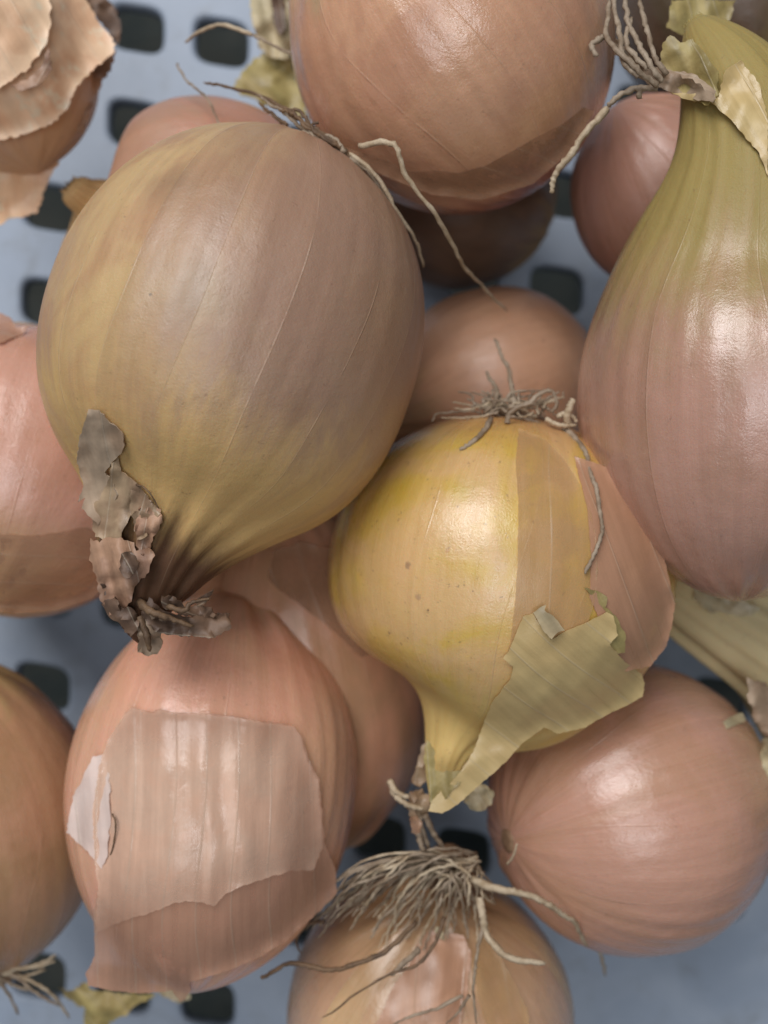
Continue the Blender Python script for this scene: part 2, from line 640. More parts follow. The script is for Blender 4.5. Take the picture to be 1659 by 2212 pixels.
def root(parent, pts, r0, r1, mat, seed=0, wig=0.05, name='root', flat=1.0):
    """one dried root or fibre: a tapering, kinked tube; pts are (px, py, d)"""
    rnd = random.Random(seed)
    P = [np.array(W(*p)) for p in pts]
    off = np.array(_wloc(parent))
    C = catmull(P, 7)
    n = len(C)
    V, F = [], []
    S = 6
    for i, c in enumerate(C):
        t = C[min(i+1, n-1)]-C[max(i-1, 0)]
        t /= np.linalg.norm(t)+1e-9
        u = np.cross(t, [0.3, 0.2, 1])
        u /= np.linalg.norm(u)+1e-9
        w = np.cross(t, u)
        k = i/(n-1)
        c = c+np.array(noise.noise_vector(Vector(c*1.3)+Vector((seed, 0, 0))))*wig*min(1, k*4)+np.array([rnd.uniform(-1, 1)*wig*0.25 for _ in range(3)])
        r = (r0*(1-k)+r1*k)*(1+rnd.uniform(-0.18, 0.18))
        if i == n-1:
            r *= 0.5
        for j in range(S):
            a = j*2*math.pi/S
            V.append(c-off+r*(math.cos(a)*u*flat+math.sin(a)*w))
    for i in range(n-1):
        for j in range(S):
            F.append((i*S+j, i*S+(j+1) % S, (i+1)*S+(j+1) % S, (i+1)*S+j))
    F.append(tuple(range(S-1, -1, -1)))
    F.append(tuple((n-1)*S+j for j in range(S)))
    return mesh_obj(name, V, F, mat, parent)


def _wloc(o):
    v = Vector((0, 0, 0))
    while o is not None:
        v += o.location
        o = o.parent
    return v


def root_plate(on, r=0.55, pos=None, nrm=None, mat=None):
    """the flat corky disc the roots grow from; a part of the onion, its roots are its pieces"""
    p = Vector(pos) if pos is not None else on.rootpos
    nrm = Vector(nrm).normalized() if nrm is not None else -on.axis
    u = nrm.cross(Vector((0.3, 0.9, 0.2))).normalized()
    v = nrm.cross(u)
    V, F = [], []
    n = 28
    rings = [(0.0, 0.16), (0.35, 0.17), (0.7, 0.13), (1.0, 0.02), (1.08, -0.14), (0.9, -0.3)]
    for k, (rr, h) in enumerate(rings):
        for j in range(n):
            a = j*2*math.pi/n
            q = rr*r*(1+0.16*noise.noise(Vector((math.cos(a)*2, math.sin(a)*2, k*0.7+p.x))))
            V.append(p-on.c+u*q*math.cos(a)+v*q*math.sin(a)+nrm*(h*r+0.08*r*noise.noise(Vector((q*6, a*3, p.y)))))
    for k in range(len(rings)-1):
        for j in range(n):
            F.append((k*n+j, k*n+(j+1) % n, (k+1)*n+(j+1) % n, (k+1)*n+j))
    return mesh_obj('root_plate', V, F, mat or PLATE, on.root)


# ------------------------------------------------------------------ the setting
def disc_ground():
    m = ground_mat()
    o = mesh_obj('ground', [(-300, -300, -9), (300, -300, -9), (300, 300, -9), (-300, 300, -9)], [(0, 1, 2, 3)], m, smooth=False)
    o['kind'] = 'structure'


disc_ground()


def crate():
    """perforated floor of the plastic crate: one moulded sheet with rounded holes cut through"""
    loc = Vector((0, 0, 0))
    t = empty('plastic_crate', loc, 'pale blue plastic crate with a perforated floor under the heap of onions', 'crate')
    m = plastic_mat()
    o0 = W(478, 90, CAMZ)
    u = Vector((2.546, -0.417))
    v = Vector((-0.042, -2.893))
    V, F = [], []
    n = 32
    for gi in range(-14, 17):
        for gj in range(-10, 19):
            cx = o0.x+gi*u.x+gj*v.x
            cy = o0.y+gi*u.y+gj*v.y
            if abs(cx) > 28 or abs(cy) > 32:
                continue
            solid = (gi >= 4 and gj >= 9) or (gi >= 1 and gj >= 10)
            base = len(V)

            def put(lx, ly, z):
                V.append((cx+lx*u.x+ly*v.x, cy+lx*u.y+ly*v.y, z))
            if solid:
                for z in (0, -0.6):
                    for j in range(n):
                        a = 2*math.pi*j/n+math.pi/4
                        c, s_ = math.cos(a), math.sin(a)
                        q = 0.5/max(abs(c), abs(s_))
                        put(c*q, s_*q, z)
                F.append(tuple(base+j for j in range(n)))
                F.append(tuple(base+2*n-1-j for j in range(n)))
                continue
            hw, hh, pw = 0.315, 0.235, 4.0
            prof = [('sq', 0), (1.16, 0), (1.06, -0.03), (1.0, -0.12), (0.97, -0.55), (1.25, -0.60), ('sq', -0.60)]
            for k, (s, z) in enumerate(prof):
                for j in range(n):
                    a = 2*math.pi*j/n+math.pi/4
                    c, s_ = math.cos(a), math.sin(a)
                    if s == 'sq':
                        q = 0.5/max(abs(c), abs(s_))
                    else:
                        q = s/((abs(c)/hw)**pw+(abs(s_)/hh)**pw)**(1/pw)
                    put(c*q, s_*q, z)
            for k in range(len(prof)-1):
                for j in range(n):
                    F.append((base+k*n+j, base+k*n+(j+1) % n, base+(k+1)*n+(j+1) % n, base+(k+1)*n+j))
    bm = bmesh.new()
    for v in V:
        bm.verts.new(v)
    bm.verts.ensure_lookup_table()
    for f in F:
        bm.faces.new([bm.verts[i] for i in f])
    bmesh.ops.remove_doubles(bm, verts=bm.verts, dist=0.003)
    bmesh.ops.recalc_face_normals(bm, faces=bm.faces)
    me = bpy.data.meshes.new('perforated_floor')
    bm.to_mesh(me)
    bm.free()
    me.polygons.foreach_set('use_smooth', [len(p.vertices) == 4 and abs(p.normal.z) < 0.999 for p in me.polygons])
    me.materials.append(m)
    o = bpy.data.objects.new('perforated_floor', me)
    COL.objects.link(o)
    o.parent = t
    return t


crate()

# ------------------------------------------------------------------ the onions
PINK = rgb(206, 148, 122)
PINK2 = rgb(196, 150, 118)
TAN = rgb(196, 158, 112)
BROWN = rgb(150, 116, 84)
YEL = rgb(200, 176, 104)
OLIVE = rgb(168, 156, 92)

# A: the large papery tan onion, upper left
mA = onion_mat('tan_onion_skin', rgb(196, 166, 122), rgb(180, 142, 108), rgb(160, 128, 102), rgb(204, 170, 116), strips=15, seed=2.0,
               rough=0.42, strip_amt=0.8, cdry=rgb(88, 62, 44), dry0=0.93, dry1=1.22, neck0=0.3, neck1=0.85, vein=0.9, coat=0.05, sat=1.03,  # the neck's dry brown also takes in the shade on its right side
               side=(1, rgb(154, 124, 108), 0.72))
A = Onion(514, 722, 22.0, 3.70, 4.06, (-0.30, 0.95, 0.14), mA,
          'largest onion, dull papery tan with a shredded brown neck at its lower left', seed=5,
          neck=[(344, 1188, 21.2, 1.22), (316, 1268, 21.0, 0.84), (305, 1340, 21.0, 0.42), (320, 1390, 21.2, 0.13)],
          fold=0.026, shoulder=0.9, blunt=2.4, ksig=4.0)

# B: the small yellow onion on top
mB = onion_mat('yellow_onion_skin', rgb(206, 172, 76), rgb(212, 174, 118), rgb(200, 160, 92), rgb(204, 176, 110), croot=rgb(196, 146, 92),
               strips=12, seed=5.3, rough=0.27, strip_amt=0.35, cdry=rgb(170, 150, 100), dry0=1.8, dry1=2.3, vein=0.7, speck=0.6, coat=0.3, sat=0.98)
B = Onion(1080, 1234, 24.0, 3.74, 3.36, (-0.17, 0.97, 0.10), mB,
          'squat yellow onion in the middle of the heap with a torn straw coloured skin flap', seed=11,
          neck=[(1004, 1563, 23.7, 1.15), (975, 1612, 23.5, 0.62), (957, 1662, 23.2, 0.40), (945, 1745, 22.8, 0.13)], fold=0.02, rootpull=0.0, shoulder=0.84, blunt=2.1, ksig=4.6)

# C: right onion with a long olive neck
mC = onion_mat('glossy_pink_onion_skin', rgb(186, 140, 120), rgb(176, 132, 110), rgb(160, 122, 100), rgb(158, 138, 74),
               strips=12, seed=9.1, rough=0.24, strip_amt=0.4, neck0=0.0, neck1=1.05, cdry=rgb(140, 128, 80), dry0=1.75, dry1=2.2, vein=0.4, coat=0.5)
C_ = Onion(1600, 852, 22.3, 3.28, 4.02, (-0.02, -1, 0.10), mC,
           'glossy pinkish onion at the right edge with a long olive green neck', seed=21,
           shoulder=0.68, neck=[(1618, 452, 21.6, 1.98), (1622, 350, 21.4, 1.56), (1608, 255, 21.3, 1.30), (1572, 165, 21.3, 0.98), (1520, 80, 21.5, 0.5), (1500, 50, 21.6, 0.2)], fold=0.006)

# E: top onion
mE = onion_mat('glossy_orange_onion_skin', rgb(206, 156, 118), rgb(190, 138, 104), rgb(198, 142, 108), rgb(180, 150, 110), croot=rgb(170, 96, 70),
               strips=9, seed=12.4, rough=0.2, strip_amt=0.3, vein=0.25, coat=0.6)
E = Onion(970, 90, 23.6, 3.42, 3.62, (-0.55, -0.62, 0.35), mE,
          'glossy smooth orange onion cut off by the top edge', seed=31, rootpull=0.02)

# D: behind the right onion, under its neck
mD = onion_mat('rosy_onion_skin', rgb(210, 154, 132), rgb(200, 146, 120), rgb(184, 134, 108), rgb(150, 120, 80), strips=8, seed=3.3, rough=0.3, vein=0.2)
D = Onion(1440, 430, 27.2, 2.25, 2.55, (0.5, 0.6, -0.4), mD,
          'rosy onion half hidden below the long olive neck', seed=41)

# F: behind the large tan onion at its top
mF = onion_mat('dull_pink_onion_skin', rgb(184, 130, 104), rgb(176, 132, 104), rgb(168, 122, 94), rgb(190, 150, 96), strips=8, seed=6.1, rough=0.36, vein=0.3, speck=0.1,
               cdry=rgb(176, 140, 88), dry0=1.0, dry1=1.25)
F_ = Onion(440, 470, 26.3, 2.72, 3.0, (-0.85, 0.12, -0.05), mF,
           'dull pink onion peeping out above the large papery tan onion', seed=51,
           neck=[(205, 440, 26.4, 0.75), (185, 428, 26.2, 0.38), (163, 412, 26.0, 0.42), (150, 400, 25.9, 0.2)], fold=0.06)

# G: left edge
mG = onion_mat('mauve_pink_onion_skin', rgb(206, 152, 128), rgb(196, 142, 116), rgb(184, 136, 106), rgb(190, 160, 110), croot=rgb(190, 150, 100),
               strips=9, seed=15.2, rough=0.25, strip_amt=0.3, vein=0.25, coat=0.45)
G = Onion(62, 1012, 25.8, 3.4, 3.45, (0.1, -0.85, -0.5), mG,
          'pink onion at the left edge beside the shredded brown neck', seed=61)

# J: behind the lower left onion
mJ = onion_mat('amber_onion_skin', rgb(196, 140, 104), rgb(180, 134, 96), rgb(168, 124, 88), rgb(176, 136, 96), strips=8, seed=18.2, rough=0.34, vein=0.3)
J = Onion(664, 1468, 27.6, 3.08, 4.6, (0.1, 0.95, -0.25), mJ,
          'amber onion wedged between the flap-skinned onion and the yellow onion', seed=71, tuck=True)

# H: the lower left onion with the pale torn skin
mH = onion_mat('salmon_onion_skin', rgb(224, 162, 132), rgb(218, 166, 132), rgb(210, 158, 116), rgb(204, 158, 120), strips=9, seed=22.7, rough=0.24, strip_amt=0.5, vein=0.3, coat=0.4)
H_ = Onion(462, 1685, 24.6, 3.18, 4.2, (0.08, -0.95, -0.25), mH,
           'large salmon onion at lower left wrapped in a pale torn skin', seed=81, tuck=True)

# K: lower left edge
mK = onion_mat('copper_onion_skin', rgb(186, 136, 104), rgb(170, 126, 90), rgb(176, 140, 88), rgb(170, 140, 90), strips=9, seed=25.9, rough=0.3, vein=0.3, strip_amt=0.5)
K_ = Onion(-68, 1762, 26.2, 3.05, 3.7, (-0.15, -0.95, 0.1), mK,
           'copper brown onion cut off by the left edge, its roots pointing down', seed=91, rootpull=0.1)

# L: lower right
mL = onion_mat('dusty_pink_onion_skin', rgb(194, 144, 120), rgb(186, 138, 108), rgb(180, 132, 104), rgb(176, 146, 104), strips=11, seed=29.4, rough=0.26, strip_amt=0.35, vein=0.25, coat=0.3)
L_ = Onion(1366, 1738, 25.6, 3.30, 3.36, (0.9, -0.12, -0.42), mL,
           'round dusty pink onion at the lower right above bare blue plastic', seed=101, rootpull=0.02)

# M: bottom
mM = onion_mat('brown_gold_onion_skin', rgb(204, 162, 126), rgb(198, 154, 120), rgb(208, 172, 122), rgb(180, 150, 110), croot=rgb(176, 138, 96),
               strips=16, seed=33.1, rough=0.27, strip_amt=0.8, vein=0.8, coat=0.35)
M_ = Onion(925, 2195, 26.0, 3.38, 3.3, (-0.02, 0.93, -0.42), mM,
           'golden brown onion at the bottom edge with a big tuft of dry roots', seed=111, rootpull=0.12)

# N: deep in the middle
mN = onion_mat('peach_onion_skin', rgb(196, 146, 110), rgb(180, 132, 98), rgb(186, 138, 100), rgb(170, 130, 90), strips=8, seed=36.5, rough=0.4, vein=0.15)
N_ = Onion(1062, 842, 28.2, 2.62, 2.75, (-0.6, 0.2, 0.1), mN,
           'peach onion deep in the gap above the wiry roots of the yellow onion', seed=121)

# O: top left, under shaggy dry skins
mO = onion_mat('beige_onion_skin', rgb(204, 168, 132), rgb(196, 156, 118), rgb(186, 146, 106), rgb(190, 160, 120), strips=9, seed=42.5, rough=0.45, vein=0.2)
O_ = Onion(-10, 120, 25.4, 2.3, 2.6, (-0.3, -0.9, 0.1), mO,
           'onion in the top left corner under layers of loose beige skin', seed=141)

# P: pale onion at the right, its thick neck pointing into the picture
mP = onion_mat('pale_straw_onion_skin', rgb(206, 186, 136), rgb(200, 180, 140), rgb(190, 166, 112), rgb(208, 190, 142), strips=9, seed=45.5, rough=0.42, vein=0.2,
               cdry=rgb(186, 164, 116), dry0=1.6, dry1=2.4)
P_ = Onion(1960, 1555, 26.8, 3.0, 3.3, (-0.93, -0.42, 0.0), mP,
           'straw coloured onion whose thick pale neck pokes in from the right edge', seed=151,
           neck=[(1700, 1410, 26.3, 1.45), (1590, 1345, 26.2, 1.2), (1520, 1300, 26.2, 1.1), (1465, 1262, 26.4, 1.0), (1435, 1240, 26.8, 0.6)], fold=0.03)

# U, V: added onions that block light; their dark skin paints in gap shade
mU = onion_mat('painted_shade_onion_skin', rgb(118, 88, 66), rgb(104, 78, 58), rgb(100, 74, 54), rgb(150, 120, 80), strips=9, seed=51.5, rough=0.4, vein=0.2)
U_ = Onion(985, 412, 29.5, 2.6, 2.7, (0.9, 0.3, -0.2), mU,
           'added onion underneath the glossy top onion, coloured dark brown to stand for shade', seed=171, tuck=True)
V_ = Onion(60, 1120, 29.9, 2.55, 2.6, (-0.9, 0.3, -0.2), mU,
           'added, hardly visible onion underneath the pink left onion that darkens the gap', seed=181, tuck=True)

# T: onion at the far top right corner (dark brown skin)
mT = onion_mat('dark_brown_onion_skin', rgb(98, 74, 54), rgb(86, 66, 48), rgb(80, 70, 44), rgb(120, 100, 60), strips=9, seed=48.5, rough=0.4, vein=0.2)
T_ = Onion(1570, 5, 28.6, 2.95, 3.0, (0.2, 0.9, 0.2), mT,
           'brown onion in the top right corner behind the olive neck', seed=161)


# ------------------------------------------------------------------ dry skins, scales and roots
PAP_TAN = paper_mat('dry_tan_paper', rgb(190, 162, 126), rgb(160, 128, 98), trans=0.2)
PAP_GREY = paper_mat('dry_grey_paper', rgb(192, 168, 140), rgb(166, 138, 110), trans=0.2, rough=0.55)
PAP_BROWN = paper_mat('dry_brown_paper', rgb(128, 98, 74), rgb(92, 68, 52), trans=0.1, rough=0.55, crease=0.7)
PAP_MAUVE = paper_mat('dry_mauve_paper', rgb(196, 152, 118), rgb(150, 110, 84), trans=0.2, rough=0.5, crease=0.6)
PAP_APRI = paper_mat('apricot_skin', rgb(210, 158, 122), rgb(200, 148, 110), trans=0.05, rough=0.32, streak_amt=0.06, crease=0.15, alpha=0.7)
PAP_OLIVE = paper_mat('straw_flap_skin', rgb(222, 196, 132), rgb(214, 184, 120), trans=0.15, alpha=0.88, rough=0.34, streak_amt=0.06, crease=0.2)
PAP_ORANGE = paper_mat('orange_skin', rgb(212, 170, 112), rgb(210, 168, 110), trans=0.05, rough=0.3, streak_amt=0.05, alpha=0.32, crease=0.12)
PAP_PALE_GLARE = paper_mat('pale_glare_skin', rgb(246, 210, 182), rgb(238, 194, 164), trans=0.08, rough=0.2, streak_amt=0.06, crease=0.5, alpha=0.6)
PAP_WHITE = paper_mat('white_skin_underside', rgb(246, 226, 216), rgb(236, 210, 198), trans=0.12, alpha=0.88, rough=0.5, streak_amt=0.12, crease=0.5)
PAP_ROSE = paper_mat('rosy_skin', rgb(206, 158, 128), rgb(196, 146, 116), trans=0.08, rough=0.30, streak_amt=0.06, alpha=0.6, crease=0.15)
PAP_YEL = paper_mat('yellow_skin', rgb(196, 178, 108), rgb(170, 148, 84), trans=0.3, rough=0.45, crease=0.8)
PAP_STRAW = paper_mat('straw_skin', rgb(214, 200, 160), rgb(196, 176, 134), trans=0.25, rough=0.45, crease=0.5)
PAP_BEIGE = paper_mat('beige_skin', rgb(246, 210, 170), rgb(232, 186, 144), trans=0.05, rough=0.42, crease=0.25, streak_amt=0.12, cblot=rgb(236, 216, 184))
PAP_AMBER = paper_mat('amber_skin', rgb(194, 148, 112), rgb(184, 138, 102), trans=0.05, rough=0.26, streak_amt=0.08, alpha=0.45, crease=0.12)


def over(on, wrap=2.0, slope=0.5):
    return lambda X, Y: on.depth(X, Y, wrap, slope)


def flat(d, dx=0.0, dy=0.0, x0=0, y0=0):
    return lambda X, Y: d+dx*(X-x0)+dy*(Y-y0)


# --- A: curled grey paper down the left of the neck, shredded scales, twig-like tip
oA = over(A, 2.3, 0.2)
sheet('neck_scale', [(190, 884), (214, 886), (232, 908), (262, 933), (269, 962), (262, 980), (240, 1000), (226, 1020), (246, 1046), (254, 1068), (244, 1092), (228, 1104), (212, 1135),
                     (196, 1118), (176, 1098), (184, 1075), (168, 1085), (180, 1050), (166, 1000), (171, 950), (182, 912)],
      oA, PAP_GREY, A.root, lift=0.10, wr=0.16, wf=1.1, grain=80, rag=2, seed=1, ripple=0.05, ripn=0.09)
sheet('neck_scale', [(240, 1000), (256, 990), (262, 1020), (300, 1050), (296, 1090), (275, 1130), (262, 1160), (236, 1165), (205, 1160), (200, 1130), (190, 1100), (215, 1080), (232, 1040)],
      oA, PAP_TAN, A.root, lift=0.06, wr=0.18, wf=2, grain=100, rag=3, seed=2, ripple=0.05, ripn=0.15)
sheet('neck_scale', [(195, 1163), (215, 1172), (236, 1160), (262, 1160), (290, 1172), (294, 1190), (318, 1184), (335, 1200), (322, 1236), (296, 1262), (284, 1300), (262, 1322),
                     (236, 1330), (214, 1290), (206, 1240), (192, 1210)],
      oA, PAP_MAUVE, A.root, lift=0.12, wr=0.22, wf=1.6, grain=75, rag=4, seed=3, ripple=0.06, ripn=0.12)
sheet('neck_scale', [(216, 1262), (240, 1272), (262, 1310), (290, 1318), (300, 1352), (282, 1376), (262, 1352), (244, 1340), (224, 1312)],
      oA, PAP_BROWN, A.root, lift=0.20, wr=0.26, wf=3.5, grain=60, rag=4, seed=4)
sheet('neck_scale', [(262, 1196), (284, 1190), (300, 1215), (290, 1238), (272, 1250), (258, 1228)],
      oA, PAP_BROWN, A.root, lift=0.42, wr=0.16, wf=4, grain=60, rag=3, seed=5)
sheet('neck_scale', [(322, 1290), (345, 1312), (380, 1330), (415, 1333), (460, 1326), (495, 1325), (500, 1357), (470, 1372), (450, 1380), (400, 1372), (345, 1368), (318, 1350), (306, 1320)],
      over(A, 2.8, 0.0), PAP_BROWN, A.root, lift=0.25, wr=0.25, wf=2.5, grain=8, rag=3, seed=6, ripple=0.05, ripn=0.2)
sheet('neck_scale', [(350, 1287), (380, 1290), (400, 1312), (425, 1307), (458, 1314), (466, 1328), (440, 1340), (418, 1334), (380, 1322), (352, 1312)],
      over(A, 2.8, 0.0), PAP_BROWN, A.root, lift=0.36, wr=0.3, wf=3.5, grain=20, rag=4, seed=7)
sheet('neck_scale', [(428, 1294), (440, 1286), (462, 1274), (452, 1292), (440, 1308), (426, 1310)],
      over(A, 2.8, 0.0), PAP_BROWN, A.root, lift=0.45, wr=0.2, wf=3, grain=150, rag=1.5, seed=8)
sheet('neck_scale', [(290, 1342), (316, 1330), (342, 1334), (354, 1346), (348, 1370), (351, 1392), (340, 1413), (320, 1418), (297, 1408), (300, 1380)],
      over(A, 2.8, 0.0), PAP_GREY, A.root, lift=0.20, wr=0.24, wf=4, grain=80, rag=3, seed=9)
sheet('neck_scale', [(286, 1050), (296, 1046), (318, 1072), (338, 1094), (346, 1110), (330, 1130), (312, 1162), (296, 1166), (288, 1130), (280, 1090)],
      oA, PAP_TAN, A.root, lift=0.05, wr=0.2, wf=3, grain=110, rag=3, seed=10)
sheet('neck_scale', [(300, 1100), (322, 1092), (348, 1100), (352, 1128), (330, 1160), (318, 1196), (300, 1200), (292, 1150)],
      oA, PAP_MAUVE, A.root, lift=0.05, wr=0.25, wf=3, grain=100, rag=3, seed=11)
for q, (pp, r) in enumerate([([(300, 1300, 20.2), (330, 1325, 20.0), (372, 1338, 20.1), (420, 1350, 20.2)], 0.09),
                             ([(360, 1308, 20.1), (395, 1322, 19.9), (410, 1305, 19.9), (452, 1292, 20.0)], 0.06),
                             ([(300, 1330, 20.3), (318, 1370, 20.3), (326, 1410, 20.4)], 0.1),
                             ([(292, 1046, 19.6), (318, 1060, 19.4), (345, 1098, 19.5)], 0.025)]):
    root(A.root, pp, r, r*0.4, ROOTDARK, seed=q+40, wig=0.05, name='neck_fibre')

# --- A: roots at its far end
pA = root_plate(A, 0.5, pos=W(715, 318, 22.9), nrm=(0.5, 0.8, 0.25))
AR = [[(775, 316, 21.0), (850, 313, 20.6), (882, 382, 20.8), (950, 482, 21.3), (1000, 572, 22.5), (1050, 622, 24.0), (1092, 672, 25.2)],
      [(720, 318, 22.0), (790, 360, 21.6), (850, 440, 21.8), (890, 510, 22.3), (915, 577, 23.0)],
      [(700, 300, 21.9), (640, 250, 22.2), (580, 215, 22.8), (500, 190, 23.3), (442, 181, 23.7)],
      [(690, 300, 21.8), (640, 262, 21.9), (600, 232, 22.1), (556, 205, 22.4)],
      [(720, 310, 21.6), (690, 285, 21.5), (655, 262, 21.6), (625, 243, 21.8), (600, 236, 22)],
      [(735, 320, 21.4), (700, 300, 21.3), (672, 275, 21.4), (690, 266, 21.4)],
      [(745, 330, 21.4), (720, 300, 21.4), (680, 296, 21.4), (650, 285, 21.6)],
      [(760, 345, 21.5), (740, 318, 21.4), (712, 306, 21.4), (660, 270, 21.5), (630, 240, 21.8)],
      [(700, 300, 21.9), (760, 350, 21.5), (800, 385, 21.6), (825, 415, 21.8)],
      [(690, 290, 21.9), (740, 325, 21.5), (790, 372, 21.6), (860, 462, 22.1)],
      [(620, 270, 22.5), (580, 240, 22.8), (560, 225, 23)],
      [(700, 295, 22.0), (665, 262, 21.8), (640, 238, 21.9), (620, 244, 22.0), (645, 262, 21.8)]]
for q, pp in enumerate(AR):
    root(pA, pp, 0.062 if q < 2 else 0.05, 0.028, ROOTPALE if q < 2 else (ROOTDARK if q % 3 else ROOTM), seed=q, wig=0.07)
root(pA, [(545, 75, 24.0), (480, 54, 24.2), (430, 70, 24.5), (400, 92, 25)], 0.05, 0.03, ROOTPALE, seed=91, wig=0.03)
root(pA, [(640, 120, 23.6), (590, 98, 23.8), (545, 75, 24.0)], 0.03, 0.04, ROOTM, seed=92, wig=0.03)
root(pA, [(382, 138, 24.5), (400, 170, 24.2), (432, 196, 23.9), (450, 222, 23.6), (482, 280, 23.4)], 0.03, 0.02, ROOTM, seed=93, wig=0.05)

# --- B: translucent outer skin, olive flap, little scraps
oB = over(B, 1.9, 0.35)
sheet('outer_skin', [(1120, 925), (1114, 1000), (1120, 1100), (1118, 1200), (1114, 1290), (1102, 1390), (1092, 1425), (1130, 1440), (1180, 1420), (1225, 1372), (1270, 1350), (1284, 1300),
                     (1292, 1230), (1288, 1160), (1276, 1100), (1250, 1040), (1215, 985), (1175, 945)],
      oB, PAP_ORANGE, B.root, lift=0.035, wr=0.008, wf=1, grain=88, rag=1.0, seed=21, thick=0.008, smooth=3)
sheet('torn_flap', [(1087, 1422), (1100, 1405), (1112, 1375), (1130, 1332), (1150, 1325), (1190, 1382), (1225, 1362), (1268, 1345), (1310, 1322), (1325, 1330), (1335, 1372),
                    (1318, 1392), (1350, 1430), (1385, 1455), (1393, 1477), (1388, 1505), (1345, 1528), (1310, 1545), (1260, 1573), (1204, 1585), (1175, 1571), (1130, 1604), (1095, 1644),
                    (1040, 1692), (990, 1737), (955, 1757), (925, 1752), (934, 1728), (985, 1680), (1022, 1625), (1040, 1575), (1062, 1520), (1102, 1468), (1108, 1440)],
      oB, PAP_OLIVE, B.root, lift=0.09, wr=0.06, wf=0.9, grain=42, rag=1.2, seed=22, thick=0.012)
sheet('skin_scrap', [(1152, 1324), (1164, 1314), (1180, 1307), (1176, 1318), (1200, 1336), (1220, 1362), (1205, 1366), (1192, 1381), (1176, 1366)],
      oB, PAP_STRAW, B.root, lift=0.22, wr=0.08, wf=2, grain=50, rag=1.2, seed=23)
sheet('skin_scrap', [(1262, 1270), (1290, 1276), (1312, 1290), (1308, 1312), (1330, 1330), (1352, 1372), (1350, 1410), (1335, 1412), (1318, 1392), (1326, 1360), (1310, 1322), (1290, 1300)],
      over(B, 2.4, 0.5), PAP_YEL, B.root, lift=0.06, wr=0.06, wf=2, grain=60, rag=1.5, seed=24)
sheet('neck_scale', [(922, 1598), (938, 1620), (940, 1664), (958, 1668), (990, 1664), (1010, 1672), (985, 1700), (950, 1740), (930, 1735), (926, 1690), (915, 1640)],
      oB, PAP_YEL, B.root, lift=0.05, wr=0.10, wf=2, grain=85, rag=3, seed=25, ripple=0.03, ripn=0.2)
sheet('neck_scale', [(924, 1600), (910, 1612), (902, 1650), (890, 1690), (908, 1700), (925, 1680), (926, 1640)],
      flat(23.4), PAP_TAN, B.root, lift=0.0, wr=0.15, wf=3, grain=100, rag=3, seed=26)
sheet('neck_scale', [(1008, 1716), (1020, 1698), (1045, 1694), (1064, 1712), (1062, 1738), (1040, 1752), (1015, 1748), (1002, 1732)],
      flat(23.2), PAP_STRAW, B.root, lift=0.0, wr=0.3, wf=4, grain=60, rag=3, seed=27, thick=0.05)
sheet('neck_scale', [(884, 1710), (905, 1706), (925, 1716), (930, 1750), (912, 1770), (890, 1775), (880, 1745)],
      flat(23.2), PAP_TAN, B.root, lift=0.0, wr=0.3, wf=4, grain=60, rag=3, seed=28, thick=0.05)
sheet('neck_scale', [(884, 1770), (900, 1764), (912, 1775), (906, 1800), (888, 1798)],
      flat(23), PAP_AMBER, B.root, lift=0.0, wr=0.2, wf=4, grain=60, rag=3, seed=29, thick=0.05)
for q, pp in enumerate([[(842, 1688, 22.6), (858, 1710, 22.4), (884, 1722, 22.4)], [(846, 1706, 22.6), (866, 1728, 22.4), (892, 1740, 22.4), (915, 1745, 22.4)],
                        [(905, 1765, 22.6), (915, 1800, 22.8), (928, 1835, 23)], [(918, 1760, 22.6), (935, 1795, 22.8), (960, 1830, 23)]]):
    root(B.root, [(x, y, d+0.5) for x, y, d in pp], 0.075, 0.05, ROOTPALE if q < 2 else ROOTM, seed=q+60, wig=0.04, name='neck_fibre')

# --- B: wiry roots on the top
rpB = root_plate(B, 0.62, pos=W(1112, 896, 23.5), nrm=(0.2, 0.9, 0.35), mat=PLATE)
rnd = random.Random(7)
for q in range(54):
    a = rnd.uniform(-math.pi*1.02, 0.15)
    x0, y0 = 1108+rnd.uniform(-85, 80), 884+rnd.uniform(-12, 14)
    d0 = 20.55+rnd.uniform(-0.1, 0.35)+abs(x0-1108)*0.004
    pts = [(x0, y0, d0)]
    L = rnd.uniform(18, 40)
    side = rnd.choice((-1, 1))
    for k in range(rnd.randint(2, 3)):
        a += rnd.uniform(-1.2, 1.2)
        x0 += math.cos(a)*L*1.15+side*4
        y0 = min(max(y0+math.sin(a)*L*0.55, 845), 915)
        d0 += rnd.uniform(-0.18, 0.22)
        pts.append((x0, y0, d0))
    pts = [(x, y, d+2.1) for x, y, d in pts]
    root(rpB, pts, rnd.uniform(0.022, 0.045), 0.018, rnd.choice((ROOTM, ROOTPALE, ROOTM)), seed=q+200, wig=0.05)
